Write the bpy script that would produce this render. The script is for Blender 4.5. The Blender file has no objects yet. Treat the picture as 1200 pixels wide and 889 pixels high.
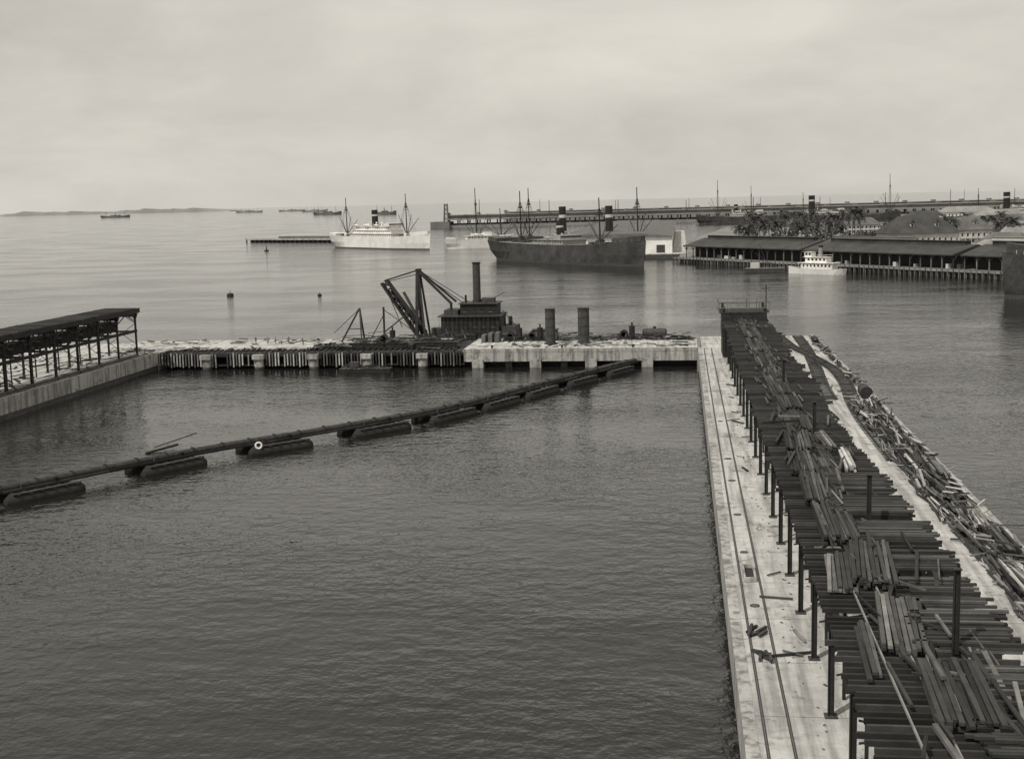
import bpy, math, random
from mathutils import Vector, Matrix, Quaternion
import bmesh
random.seed(7)
R=random.random
def U(a,b): return a+(b-a)*random.random()
sc=bpy.context.scene
# ------------------------------------------------------------ camera
H=35.0
f=1500.0; p=math.atan(208.4/f); yaw=math.atan(201.9/math.hypot(f,208.4)); r=math.atan(0.02333)
Fd=Vector((-math.sin(yaw),math.cos(yaw),0)); Rl=Vector((math.cos(yaw),math.sin(yaw),0))
fw=(Fd*math.cos(p)+Vector((0,0,-math.sin(p)))).normalized(); Ul=Rl.cross(fw)
c,s=math.cos(r),math.sin(r)
CR=c*Rl-s*Ul; CU=s*Rl+c*Ul
cam=bpy.data.cameras.new("camera"); co=bpy.data.objects.new("camera",cam); sc.collection.objects.link(co)
M=Matrix((CR,CU,-fw)).transposed().to_4x4(); M.translation=Vector((0,0,H)); co.matrix_world=M
cam.lens=45; cam.sensor_width=36; cam.clip_start=.5; cam.clip_end=200000; sc.camera=co
sc.view_settings.view_transform='Standard'; sc.view_settings.look='None'; sc.view_settings.exposure=0
# ------------------------------------------------------------ world
SUN_EL=math.radians(52); SUN_AZ=math.radians(216)
w=bpy.data.worlds.new("World"); sc.world=w; w.use_nodes=True
nt=w.node_tree; L=nt.links; bg=nt.nodes['Background']
sky=nt.nodes.new('ShaderNodeTexSky'); sky.sky_type='NISHITA'; sky.sun_disc=False
sky.sun_elevation=SUN_EL; sky.sun_rotation=SUN_AZ; sky.dust_density=3
bw=nt.nodes.new('ShaderNodeRGBToBW'); L.new(sky.outputs[0],bw.inputs[0])
tc=nt.nodes.new('ShaderNodeTexCoord'); mp=nt.nodes.new('ShaderNodeMapping'); mp.inputs['Scale'].default_value=(1,1,3.0)
L.new(tc.outputs['Generated'],mp.inputs[0])
n1=nt.nodes.new('ShaderNodeTexNoise'); n1.inputs['Scale'].default_value=3.6; n1.inputs['Detail'].default_value=9; n1.inputs['Roughness'].default_value=.56; n1.inputs['Distortion'].default_value=.35
L.new(mp.outputs[0],n1.inputs['Vector'])
mr=nt.nodes.new('ShaderNodeMapRange'); mr.inputs[1].default_value=.3; mr.inputs[2].default_value=.7; mr.inputs[3].default_value=4.8; mr.inputs[4].default_value=6.95
L.new(n1.outputs[0],mr.inputs[0])
m1=nt.nodes.new('ShaderNodeMath'); m1.operation='MULTIPLY'; m1.inputs[1].default_value=.16; L.new(bw.outputs[0],m1.inputs[0])
m2=nt.nodes.new('ShaderNodeMath'); m2.operation='ADD'; L.new(m1.outputs[0],m2.inputs[0]); L.new(mr.outputs[0],m2.inputs[1])
mx=nt.nodes.new('ShaderNodeVectorMath'); mx.operation='SCALE'; mx.inputs[0].default_value=(1,.96,.865); L.new(m2.outputs[0],mx.inputs['Scale'])
L.new(mx.outputs[0],bg.inputs[0]); bg.inputs[1].default_value=.1
sd=bpy.data.lights.new("sun",'SUN'); sd.energy=2.8; sd.angle=math.radians(.6); sd.color=(1,.97,.91)
so=bpy.data.objects.new("sun",sd); sc.collection.objects.link(so)
sv=Vector((math.sin(SUN_AZ)*math.cos(SUN_EL),math.cos(SUN_AZ)*math.cos(SUN_EL),math.sin(SUN_EL)))
so.rotation_euler=sv.to_track_quat('Z','Y').to_euler(); so.location=(-50,-50,200)
# ------------------------------------------------------------ materials
TINT=(1,.98,.935)
def ramp(nt,src,a,b,lo,hi):
    n=nt.nodes.new('ShaderNodeMapRange'); n.inputs[1].default_value=a; n.inputs[2].default_value=b; n.inputs[3].default_value=lo; n.inputs[4].default_value=hi
    nt.links.new(src,n.inputs[0]); return n.outputs[0]
def noise(nt,vec,scale,detail=3,rough=.55,sc3=None):
    n=nt.nodes.new('ShaderNodeTexNoise'); n.inputs['Scale'].default_value=scale; n.inputs['Detail'].default_value=detail; n.inputs['Roughness'].default_value=rough
    if sc3:
        m=nt.nodes.new('ShaderNodeMapping'); m.inputs['Scale'].default_value=sc3; nt.links.new(vec,m.inputs[0]); vec=m.outputs[0]
    nt.links.new(vec,n.inputs['Vector']); return n.outputs[0]
def math_(nt,op,a,b):
    n=nt.nodes.new('ShaderNodeMath'); n.operation=op
    for i,x in enumerate((a,b)):
        if isinstance(x,(int,float)): n.inputs[i].default_value=x
        else: nt.links.new(x,n.inputs[i])
    return n.outputs[0]
def finish(nt,val,b):
    v=nt.nodes.new('ShaderNodeVectorMath'); v.operation='SCALE'; v.inputs[0].default_value=TINT
    nt.links.new(val,v.inputs['Scale']); nt.links.new(v.outputs[0],b.inputs['Base Color'])
MATS={}
def mat(name,v,rough=.8,var=.35,scale=.8,fine=8.0,metal=0,island=0):
    if name in MATS: return MATS[name]
    m=bpy.data.materials.new(name); m.use_nodes=True; nt=m.node_tree; b=nt.nodes['Principled BSDF']
    tc=nt.nodes.new('ShaderNodeTexCoord').outputs['Object']
    a=ramp(nt,noise(nt,tc,scale,4),.3,.7,1-var,1+var)
    d=ramp(nt,noise(nt,tc,fine,2),.3,.7,1-var*.5,1+var*.5)
    val=math_(nt,'MULTIPLY',math_(nt,'MULTIPLY',a,d),v)
    if island:
        g=nt.nodes.new('ShaderNodeNewGeometry'); val=math_(nt,'MULTIPLY',val,ramp(nt,g.outputs['Random Per Island'],0,1,1-island,1+island*1.6))
    finish(nt,val,b); b.inputs['Roughness'].default_value=rough; b.inputs['Metallic'].default_value=metal
    b.inputs['Specular IOR Level'].default_value=.3
    MATS[name]=m; return m
def concrete(name,v,streak=(1,.06,1),dark=.5,sv_=.66):
    m=bpy.data.materials.new(name); m.use_nodes=True; nt=m.node_tree; b=nt.nodes['Principled BSDF']
    tc=nt.nodes.new('ShaderNodeNewGeometry').outputs['Position']
    a=ramp(nt,noise(nt,tc,.12,5,.6),.3,.7,.76,1.14)
    d=ramp(nt,noise(nt,tc,1.1,4,.65),.3,.75,.8,1.12)
    e=ramp(nt,noise(nt,tc,9,3,.6),.3,.7,.88,1.08)
    st=ramp(nt,noise(nt,tc,1.2,4,.6,streak),.38,.55,sv_,1.03)
    sp=ramp(nt,noise(nt,tc,.42,4,.7),.57,.68,1,dark)
    val=math_(nt,'MULTIPLY',math_(nt,'MULTIPLY',math_(nt,'MULTIPLY',a,d),math_(nt,'MULTIPLY',e,st)),math_(nt,'MULTIPLY',sp,v))
    finish(nt,val,b); b.inputs['Roughness'].default_value=.9; b.inputs['Specular IOR Level'].default_value=.2
    bu=nt.nodes.new('ShaderNodeBump'); bu.inputs['Strength'].default_value=.5; bu.inputs['Distance'].default_value=.05
    nt.links.new(noise(nt,tc,5,4),bu.inputs['Height']); nt.links.new(bu.outputs[0],b.inputs['Normal'])
    MATS[name]=m; return m
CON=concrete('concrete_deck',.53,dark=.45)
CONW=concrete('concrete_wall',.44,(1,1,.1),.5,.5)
WET=mat('wet_concrete',.07,.5,.4,1)
STEEL=mat('dark_steel',.024,.65,.4,1.2)
STEEL2=mat('weathered_steel',.055,.7,.4,1.5)
PIPE=mat('pipe_iron',.042,.6,.4,1.5)
RUST=mat('rusty_plate',.1,.8,.45,.9)
TIMBER=mat('weathered_timber',.11,.9,.3,.7,9,island=.6)
DARKT=mat('tarred_timber',.055,.85,.3,.7,9,island=.6)
TIMB2=mat('new_timber',.29,.9,.25,.7,9,island=.5)
TIED=mat('creosoted_timber',.028,.8,.3,.8,9,island=.6)
BLACK=mat('black_paint_and_shade',.02,.5,.3,1)  # black paint, also used for blocks that stand for shade
HULLD=mat('dark_hull_paint',.06,.6,.45,.12,1.0)
WHITE=mat('white_paint',.74,.6,.12,.2,1.5)
OFFW=mat('offwhite_wall',.5,.8,.15,.2,1)
BUFF=mat('buff_paint',.3,.7,.2,.2)
GLASS=mat('window_dark',.03,.3,.2,1)
DECKM=mat('ship_deck',.2,.9,.3,.3)
ROOFD=mat('dark_roof',.055,.75,.3,.15,.8)
ROOFM=mat('grey_roof',.12,.8,.3,.1,.8)
ROOFL=mat('tin_roof',.24,.7,.3,.1,.8)
HAZE=mat('hazed_structure',.16,.9,.2,.05,.4)  # dark parts far off, aerial haze mixed into the grey
HAZEL=mat('hazed_pale_structure',.27,.9,.2,.05,.4)  # paler far parts and ships, lightened in colour for haze
LAND=mat('hazed_land',.27,1,.08,.002,.01)  # land tone lifted towards the sky to imitate haze
SOIL=mat('soil',.2,.95,.4,.05,.8)
LEAF=mat('foliage',.05,.8,.4,.5,3,island=.5)
TRUNK=mat('palm_trunk',.14,.9,.3,1)
# ------------------------------------------------------------ mesh builder
class MB:
    def __init__(s): s.v=[]; s.f=[]; s.m=[]; s.sm=[]; s.mats=[]
    def mi(s,m):
        if m not in s.mats: s.mats.append(m)
        return s.mats.index(m)
    def add(s,vs,fs,m,smooth=False):
        o=len(s.v); s.v+= [tuple(x) for x in vs]; k=s.mi(m)
        for q in fs: s.f.append([i+o for i in q]); s.m.append(k); s.sm.append(smooth)
    def box(s,x0,x1,y0,y1,z0,z1,m):
        vs=[(x0,y0,z0),(x1,y0,z0),(x1,y1,z0),(x0,y1,z0),(x0,y0,z1),(x1,y0,z1),(x1,y1,z1),(x0,y1,z1)]
        s.add(vs,[(0,3,2,1),(4,5,6,7),(0,1,5,4),(1,2,6,5),(2,3,7,6),(3,0,4,7)],m)
    def beam(s,p,q,w,h,m,roll=0):
        p=Vector(p);q=Vector(q);d=(q-p).normalized()
        up=Vector((0,0,1)) if abs(d.z)<.95 else Vector((0,1,0))
        x=d.cross(up).normalized(); u=x.cross(d)
        x*=w/2;u*=h/2
        vs=[p-x-u,p+x-u,p+x+u,p-x+u,q-x-u,q+x-u,q+x+u,q-x+u]
        s.add(vs,[(0,1,2,3),(7,6,5,4),(0,4,5,1),(1,5,6,2),(2,6,7,3),(3,7,4,0)],m)
    def cyl(s,p,q,r0,r1,n,m,cap=True):
        p=Vector(p);q=Vector(q);d=(q-p).normalized()
        up=Vector((0,0,1)) if abs(d.z)<.95 else Vector((0,1,0))
        x=d.cross(up).normalized(); u=x.cross(d)
        vs=[];
        for c_,r_ in ((p,r0),(q,r1)):
            for i in range(n):
                a=2*math.pi*i/n; vs.append(c_+x*math.cos(a)*r_+u*math.sin(a)*r_)
        s.add(vs,[(i,i+n,(i+1)%n+n,(i+1)%n) for i in range(n)],m,True)
        if cap: s.add(vs,[tuple(range(n)),tuple(range(2*n-1,n-1,-1))],m)
    def lattice(s,p,q,w,t,m,nseg=6,taper=1.0):
        p=Vector(p);q=Vector(q);d=(q-p).normalized(); x=d.cross(Vector((0,1,0.01))).normalized(); u=x.cross(d)
        cs=[(1,1),(1,-1),(-1,-1),(-1,1)]
        def pt(k,a):
            f_=k/nseg; ww=w/2*((1-f_)+taper*f_); return p.lerp(q,f_)+x*cs[a][0]*ww+u*cs[a][1]*ww
        for a in range(4):
            for k in range(nseg):
                s.beam(pt(k,a),pt(k+1,a),t,t,m)
                s.beam(pt(k,a),pt(k+1,(a+1)%4),t*.6,t*.6,m); s.beam(pt(k,a),pt(k,(a+1)%4),t*.6,t*.6,m)
    def make(s,name,loc=None,rot=0,center=True):
        o_=Vector((0,0,0))
        if center and loc is None:
            xs=[v[0] for v in s.v]; ys=[v[1] for v in s.v]; zs=[v[2] for v in s.v]
            o_=Vector(((min(xs)+max(xs))/2,(min(ys)+max(ys))/2,min(zs)))
        me=bpy.data.meshes.new(name); me.from_pydata([(v[0]-o_.x,v[1]-o_.y,v[2]-o_.z) for v in s.v],[],s.f)
        for m in s.mats: me.materials.append(m)
        me.polygons.foreach_set('material_index',s.m); me.polygons.foreach_set('use_smooth',s.sm); me.update()
        ob=bpy.data.objects.new(name,me); sc.collection.objects.link(ob)
        ob.location=loc if loc is not None else o_; ob.rotation_euler=(0,0,rot); return ob
# ------------------------------------------------------------ water
b_=MB()
b_.add([(-60000,-3000,0),(60000,-3000,0),(60000,90000,0),(-60000,90000,0)],[(0,1,2,3)],mat('tmp',.1))
water=b_.make('harbour_water',loc=(0,0,0))
m=bpy.data.materials.new('harbour_water'); m.use_nodes=True; nt=m.node_tree; b=nt.nodes['Principled BSDF']
pos=nt.nodes.new('ShaderNodeNewGeometry').outputs['Position']
b.inputs['IOR'].default_value=1.33; b.inputs['Base Color'].default_value=(.012,.0118,.0108,1)
big=noise(nt,pos,.014,5,.6,(1,1.6,1))
patch=ramp(nt,big,.4,.6,.42,1.05)
L=nt.links
h1=noise(nt,pos,.55,3,.55,(.8,1,1)); h2=noise(nt,pos,1.3,2,.55,(1,.8,1)); h3=noise(nt,pos,.09,2,.5)
hh=math_(nt,'ADD',math_(nt,'MULTIPLY',h1,.5),math_(nt,'ADD',math_(nt,'MULTIPLY',h2,.2),math_(nt,'MULTIPLY',h3,.4)))
hh=math_(nt,'MULTIPLY',hh,patch)
bu=nt.nodes.new('ShaderNodeBump'); bu.inputs['Distance'].default_value=1.0; bu.inputs['Strength'].default_value=.5
L.new(hh,bu.inputs['Height']); L.new(bu.outputs[0],b.inputs['Normal'])
L.new(ramp(nt,big,.4,.62,.03,.10),b.inputs['Roughness'])
water.data.materials.clear(); water.data.materials.append(m)
# ------------------------------------------------------------ right quay
DZ=4.0
q=MB()
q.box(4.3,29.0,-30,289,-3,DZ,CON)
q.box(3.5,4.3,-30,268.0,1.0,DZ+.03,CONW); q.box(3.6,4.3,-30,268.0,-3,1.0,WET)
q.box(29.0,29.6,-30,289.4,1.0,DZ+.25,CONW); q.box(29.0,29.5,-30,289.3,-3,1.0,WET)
q.make('concrete_quay')
for x in (4.75,6.25):
    t=MB(); t.box(x-.1,x+.1,-25,266,DZ+.012,DZ+.02,STEEL2); t.box(x-.03,x+.03,-25,266,DZ+.02,DZ+.06,ROOFM); t.make('crane_rail')
for k in range(32):
    jm=MB(); y=2+k*9.1; jm.box(4.31,28.9,y-.02,y+.02,DZ+.004,DZ+.008,RUST); jm.make('expansion_joint')
for (x,y) in ((5.45,124.6),(5.4,111),(5.5,152),(5.4,178),(5.5,140),(5.5,96)):
    a=MB(); rr=U(.32,.5); a.cyl((x,y,DZ+.005),(x,y,DZ+.07),rr,rr*.95,14,STEEL2); a.cyl((x,y,DZ+.07),(x,y,DZ+.1),rr*.7,rr*.65,14,RUST); a.make('manhole_cover')
a=MB()
for (x0,x1,y0,y1) in ((5.0,6.0,104.2,104.4),(5.0,6.0,108,108.2),(5.0,5.15,104.4,108),(5.85,6,104.4,108)): a.box(x0,x1,y0-2,y1-2,DZ+.01,DZ+.35,CONW)
a.box(5.15,5.85,102.4,106,DZ+.012,DZ+.06,BLACK); a.make('hatch_frame')  # black slab stands for the shade in the hatch opening
def planks(mb,x0,x1,y0,y1,n,lmin,lmax,ang,z0,zr,ms,w=(.12,.32)):
    for i in range(n):
        x=U(x0,x1); y=U(y0,y1); l=U(lmin,lmax)/2; a=random.gauss(0,ang)
        dx,dy=math.sin(a)*l,math.cos(a)*l; z=z0+R()**2*zr; dz=U(-.12,.12)*min(1,zr)
        ww=U(*w)
        mb.beam((x-dx,y-dy,z+.12-dz*.5),(x+dx,y+dy,z+.12+dz*.5),ww,ww*U(.4,1),random.choice(ms))
for (x,y,a0) in ((5.2,90,.4),(5.5,84.5,-.3)):
    a=MB()
    for i in range(7):
        a1=a0+random.gauss(0,.35); l=U(.8,1.7); xx=x+U(-.5,.5); yy=y+U(-.9,.9)
        a.beam((xx-math.sin(a1)*l/2,yy-math.cos(a1)*l/2,DZ+.1+i*.03),(xx+math.sin(a1)*l/2,yy+math.cos(a1)*l/2,DZ+.12+i*.03),.2,.16,TIED)
    a.make('timber_offcuts')
a=MB()
for i in range(380):
    x=U(6.9,11); y=30+R()*230; s_=U(.04,.14)
    a.beam((x,y,DZ+s_*.3),(x+s_*U(-1.5,1.5),y+s_*U(.5,3),DZ+s_*.3),s_,s_*.6,random.choice([STEEL2,TIMBER,CONW,TIMBER]))
planks(a,7,8.3,70,240,14,1,3,.8,DZ,.05,[TIMBER,TIED],w=(.1,.2))
a.make('rubble_scatter')
# ------------------------------------------------------------ coal trestles
TZ=11.2
def trestle(xl,xr,y0,y1,y_ref,bay,top,base=DZ,tw=.1,ov=.7):
    t=MB(); k0=math.ceil((y0-y_ref)/bay); k1=math.floor((y1-y_ref)/bay)
    xm=(xl+xr)/2
    for k in range(k0,k1+1):
        y=y_ref+k*bay
        for x in (xl,xr):
            t.box(x-.18,x-.14,y-.16,y+.16,base,top-1.0,STEEL); t.box(x+.14,x+.18,y-.16,y+.16,base,top-1.0,STEEL); t.box(x-.14,x+.14,y-.04,y+.04,base,top-1.0,STEEL)
            t.box(x-.38,x+.38,y-.38,y+.38,base+.002,base+.1,STEEL2)
            for sg in (-1,1): t.beam((x,y+sg*.1,top-2.6),(x,y+sg*1.5,top-1.1),.14,.14,STEEL)
            sx=1 if x<xm else -1
            t.beam((x,y,top-3.2),(x+sx*2.0,y,top-1.9),.14,.14,STEEL)
        t.box(xl-.4,xr+.4,y-.18,y+.18,top-1.85,top-1.0,STEEL)
        t.beam((xl+.3,y,base+2.6),(xr-.3,y,top-3.4),.1,.1,STEEL); t.beam((xr-.3,y+.15,base+2.6),(xl+.3,y+.15,top-3.4),.1,.1,STEEL)
        if k<k1:
            ym=y+bay*.28
            t.box(xl+1.0,xl+1.2,ym-.1,ym+.1,base,top-1.0,STEEL); t.box(xr-1.2,xr-1.0,ym-.1,ym+.1,base,top-1.0,STEEL); t.box(xl+1.0,xr-1.0,ym-.1,ym+.1,top-1.4,top-1.001,STEEL)
    for x in (xl,xl+(xr-xl)*.36,xl+(xr-xl)*.64,xr):
        t.box(x-.17,x+.17,y0,y1,top-1.0,top-.92,STEEL); t.box(x-.05,x+.05,y0,y1,top-.92,top-.28,STEEL); t.box(x-.19,x+.19,y0,y1,top-.28,top-.2,STEEL)
    y=y0
    while y<y1:
        if R()>.03:
            g=math.sin(y*.35)*.15+math.sin(y*.11+2)*.2
            l=xl-ov+random.gauss(0,.07)-(.5*R() if R()<.1 else 0); rr=xr+ov+g*(ov>.5)+random.gauss(0,.14)+(R()*1.0 if R()<.16 else 0)
            t.box(l,rr,y-tw,y+tw,top-.19+U(-.01,.01),top+.08+U(-.02,.02),TIED)
        y+=.8+U(-.03,.03)
    return t
t=trestle(8.8,15.9,14,255,75,9.75,TZ); t.make('coal_trestle')
for x in (10.2,11.64,14.3,15.74):
    t=MB(); t.box(x-.04,x+.04,14,(78 if x<12 else 72),TZ+.11,TZ+.26,ROOFL if x<12 else ROOFM); t.make('trestle_rail')
t=MB()
y=84
while y<254:
    l=U(3,5.5)
    for x in (11.0,11.35,11.7,12.05,12.4,12.75,13.1,13.45): 
        if R()>.14: t.box(x-.16,x+.15,y,y+l-.08,TZ+.115,TZ+.17+U(0,.06),TIED if R()<.8 else DARKT)
    y+=l
t.make('trestle_walkway')
def stack(name,x,y,ang,nw,nh,l,ms,w=.26,h=.16,j=.04,z=TZ+.12):
    a=MB()
    for i in range(nh):
        for k in range(nw):
            if i==nh-1 and R()<.35: continue
            off=(k-(nw-1)/2)*(w+.03); jj=random.gauss(0,j)*1.6; a_=ang+random.gauss(0,j*.3)
            cx=x+math.cos(ang)*off; cy=y-math.sin(ang)*off
            dx,dy=math.sin(a_)*l/2,math.cos(a_)*l/2; sx,sy=math.sin(ang)*jj*4,math.cos(ang)*jj*4
            a.beam((cx-dx+sx,cy-dy+sy,z+h/2+i*(h+.02)),(cx+dx+sx,cy+dy+sy,z+h/2+i*(h+.02)),w*U(.8,1),h,random.choice(ms))
    return a.make(name)
D=[TIED,TIED,DARKT]
for (x,y,an,nw,nh,l,ms) in (
 (13.6,124,-.04,4,3,8,[TIMBER,TIMB2,TIED]),(14.6,115,.03,3,3,8,[TIMBER,TIMB2]),(11.0,123,.05,8,4,9,D),(12.6,134,.03,7,3,8,D),(10.4,113,.03,7,3,8,D),
 (14.2,105.5,1.57,22,2,5.2,D),(13.9,96.5,1.57,18,4,5.4,D),(10.8,103,.04,8,4,10,D),(14.6,89,1.57,20,3,4.8,D),(14.8,82.5,1.57,18,3,4.6,D),
 (11.0,92,.02,9,4,10,D),(12.0,81.5,.1,9,4,9,D),(15.2,76.4,1.57,20,2,4.0,D),(9.9,80,.08,6,2,8,[TIMBER,DARKT]),
 (15.0,69,1.57,20,3,4.4,D),(12.0,70,.09,9,3,9,[TIED,DARKT,TIMBER]),(12.9,60,.06,10,3,8,D),(15.6,61,1.57,18,2,3.6,D),(15.2,55,1.57,14,2,4.6,D),(9.6,66,.05,3,2,8,D),
 (12.4,147,.02,7,3,8,D),(12.2,158,0,7,2,7,D),(12.9,172,.01,6,2,8,D),(11.6,186,0,6,2,8,D),(12.8,203,0,5,2,8,D),(12,222,0,5,2,9,D)):
    stack('timber_stack',x,y,an,nw,nh,l,ms)
a=MB(); planks(a,9.6,15.6,52,140,90,2,7,.1,TZ+.2,.7,[TIED,TIED,DARKT,TIMBER],w=(.08,.26)); planks(a,9,16,52,140,14,1.5,4,1.2,TZ+.3,.6,[TIED,TIMBER],w=(.08,.2))
planks(a,9.5,15.5,140,250,70,2,5,.04,TZ+.12,.2,[TIED,DARKT]); a.make('loose_timber')
for (x,y,h) in ((14.0,66,4.6),(13.3,92,3.9),(13.0,127,3.6),(13.0,165,3)):
    a=MB(); a.box(x-.16,x-.12,y-.13,y+.13,TZ+.1,TZ+h,STEEL); a.box(x+.12,x+.16,y-.13,y+.13,TZ+.1,TZ+h,STEEL); a.box(x-.12,x+.12,y-.03,y+.03,TZ+.1,TZ+h,STEEL); a.box(x-.22,x+.22,y-.2,y+.2,TZ+h,TZ+h+.05,STEEL); a.make('steel_post')
a=MB(); planks(a,17.5,21.5,30,250,90,3,7,.06,DZ,.4,[TIMBER,TIED,STEEL2]); a.make('stacked_girders')
a=MB()
for x in (8.3,16.2):
    for y in (251,259): a.box(x-.25,x+.25,y-.25,y+.25,DZ,13.9,STEEL)
a.box(8.0,16.5,250.7,251.0,10,12.6,STEEL); a.box(8.0,16.5,259,259.3,10,12.6,STEEL); a.box(7.95,8.1,251,259,8,12.6,STEEL); a.box(16.4,16.55,251,259,10,12.6,STEEL)
a.box(8.11,10.4,251.6,258,4,9,STEEL)
for i in range(11): a.box(7.4,17.0,250.6+i*.85,250.9+i*.85,12.62,12.8,STEEL2)
for z in (13.6,14.6):
    a.box(7.3,17.1,250.3,250.42,z,z+.12,TIMBER); a.box(7.3,17.1,259.6,259.72,z,z+.12,TIMBER); a.box(7.3,7.42,250.42,259.6,z,z+.12,TIMBER); a.box(16.98,17.1,250.42,259.6,z,z+.12,TIMBER)
for i in range(6):
    for y in (250.36,259.66): a.box(7.34+i*1.9,7.46+i*1.9,y-.05,y+.05,12.8,14.6,TIMBER)
a.beam((16.8,258,12.8),(16.8,258,17.5),.2,.2,STEEL); a.beam((15.8,258,16.8),(17.6,258,16.8),.15,.15,STEEL)
a.make('hoist_tower')
# ------------------------------------------------------------ yard on quay outer side
def spline(P,tie):
    S=[]
    for i in range(len(P)-1):
        p0=P[max(i-1,0)];p1=P[i];p2=P[i+1];p3=P[min(i+2,len(P)-1)]
        n=max(2,int((p2-p1).length/tie))
        for k in range(n):
            u=k/n; S.append(.5*((2*p1)+(-p0+p2)*u+(2*p0-5*p1+4*p2-p3)*u*u+(-p0+3*p1-3*p2+p3)*u**3))
    return S
def track(name,pts,gauge=1.5,tie=.95,m=STEEL,tm=DARKT):
    a=MB(); S=spline([Vector((x,y,DZ)) for x,y in pts],tie)
    for i in range(len(S)-1):
        d=(S[i+1]-S[i]).normalized(); n=Vector((d.y,-d.x,0))
        a.beam(S[i]-n*1.2+Vector((0,0,.06)),S[i]+n*1.2+Vector((0,0,.06)),.2,.1,tm)
        d2=(S[min(i+2,len(S)-1)]-S[i+1]).normalized() if i+2<len(S) else d; n2=Vector((d2.y,-d2.x,0))
        for sg in (-1,1): a.beam(S[i]+n*sg*gauge/2+Vector((0,0,.19)),S[i+1]+n2*sg*gauge/2+Vector((0,0,.19)),.16,.16,m)
    return a.make(name)
T1=[(21.6,287),(22.8,268),(25.2,250),(27.0,232),(26.9,214),(25.6,195),(24.9,175),(24.9,150)]
T2=[(25.6,288),(25.4,268),(24.9,252),(24.1,234),(23.0,214),(22.5,196)]
track('railway_track',T1); track('railway_track',T2)
YM=[TIMBER,TIED,DARKT,STEEL2,TIMB2,TIMBER]
a=MB()
planks(a,24.4,28.6,60,190,560,3,8,.09,DZ+.1,1.0,YM,w=(.1,.26)); planks(a,24.6,28.6,70,200,220,1,3.0,1.3,DZ+.1,1.5,[TIMBER,TIED,TIMB2],w=(.08,.2)); a.make('lumber_yard_timber')
a=MB(); planks(a,28.0,28.9,190,286,150,1,4.5,.3,DZ,1.0,YM,w=(.1,.26)); planks(a,18,21.0,205,286,80,1,4,.6,DZ,.5,[TIMBER,TIED],w=(.1,.22)); planks(a,23.2,28,192,286,70,.4,1.4,1.5,DZ,.12,[TIMBER,STEEL2],w=(.06,.18)); a.make('lumber_yard_timber')
YS=[TIMBER,TIED,TIED,STEEL2]
for (x,y,an,nw,nh,l,ms) in ((27.2,84,.0,9,4,8,YS),(27.0,93,.03,8,4,8,YS),(25.3,90,.02,4,3,8,[TIMBER]),(26.4,103,-.03,8,4,9,[TIMB2,TIMBER,TIED]),(27.8,113,.02,5,5,8,D),(25.4,113,.02,5,2,8,YS),(27.0,123,.04,8,4,8,[TIMBER,TIMB2,TIED]),(27.2,133,-.04,8,5,8,D),(25.3,131,0,4,3,7,[TIMBER]),(27.7,143,.03,5,6,8,[TIMBER,TIED]),(26.2,150,0,8,4,7,YS),(27.6,160,0,6,5,7,D),(25.6,166,0,5,3,7,YS),(27.6,171,.04,6,4,7,[TIMBER,TIED]),(27.7,181,.02,5,4,7,D),(28.3,191,.02,4,4,6,D),(28.5,222,.02,2,4,6,D),(28.5,246,.0,3,3,6,D),(28.3,262,.02,4,3,7,YS),(28.1,276,.02,4,4,7,YS)):
    stack('timber_stack',x,y,an,nw,nh,l,ms,w=.24,h=.18,z=DZ+.1,j=.08)
a=MB(); a.cyl((28,198,DZ+.9),(28,201,DZ+.9),.9,.9,18,STEEL2); a.cyl((28,197.9,DZ+.9),(28,198,DZ+.9),.95,.95,18,STEEL); a.cyl((28,201,DZ+.9),(28,201.1,DZ+.9),.95,.95,18,STEEL); a.make('cable_drum')
for (x,y) in ((28.5,214),(28.4,207),(28.5,211)):
    a=MB(); a.cyl((x,y,DZ),(x,y,DZ+1.1),.45,.45,14,TIMBER); a.cyl((x,y,DZ+.25),(x,y,DZ+.33),.48,.48,14,STEEL); a.cyl((x,y,DZ+.8),(x,y,DZ+.88),.48,.48,14,STEEL); a.make('barrel')
a=MB()
for k in range(18):
    y=90+k*5.6
    if R()<.85: a.box(28.7,28.98,y,y+5.2,DZ+.02,DZ+.38,TIMB2)
a.make('timber_kerb')
a=MB()
for i in range(4): a.beam((26.0+i*.7,130+i*2.2,DZ+1.25),(27.9+i*.25,128.4+i*2.0,DZ+1.35),.22,.1,OFFW)
a.make('painted_planks')
# ------------------------------------------------------------ cross pier
q=MB()
q.box(-46,3.5,268,289,1.3,DZ,CONW); q.box(-45.5,3.4,271,288,-3,1.3,BLACK)  # black core paints the shade under the slab
q.box(-46,3.4,268.15,289.1,DZ+.004,DZ+.008,CON)
for x in (-43,-36.5,-30.6,-24.6,-18.8,-12.8,-7):
    w_=1.2 if x in(-43,-30.6,-18.8,-7) else .7
    q.box(x-w_,x+w_,267.6,270.4,-3,1.8,CONW) if w_>1 else q.box(x-w_,x+w_,269,270.9,-3,1.3,WET)
q.box(-46.2,3.45,267.95,268.0,3.3,3.9,CONW)
q.make('concrete_pier')
q=MB()
q.box(-114.5,-46,269.2,289,2.4,DZ-.4,STEEL2); q.box(-114.5,-46,273,288,-3,2.4,BLACK)  # black block below the deck imitates shade under the wharf
q.box(-128,-78,272.5,289.3,DZ-.4,DZ+.12,CON); q.box(-78,-52,279,289.3,DZ-.4,DZ+.1,CON)
q.box(-114.5,-46,268.4,269.2,2.7,3.4,STEEL); q.box(-114.5,-46,268.5,269.2,.6,.95,STEEL)
x=-114.2
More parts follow.
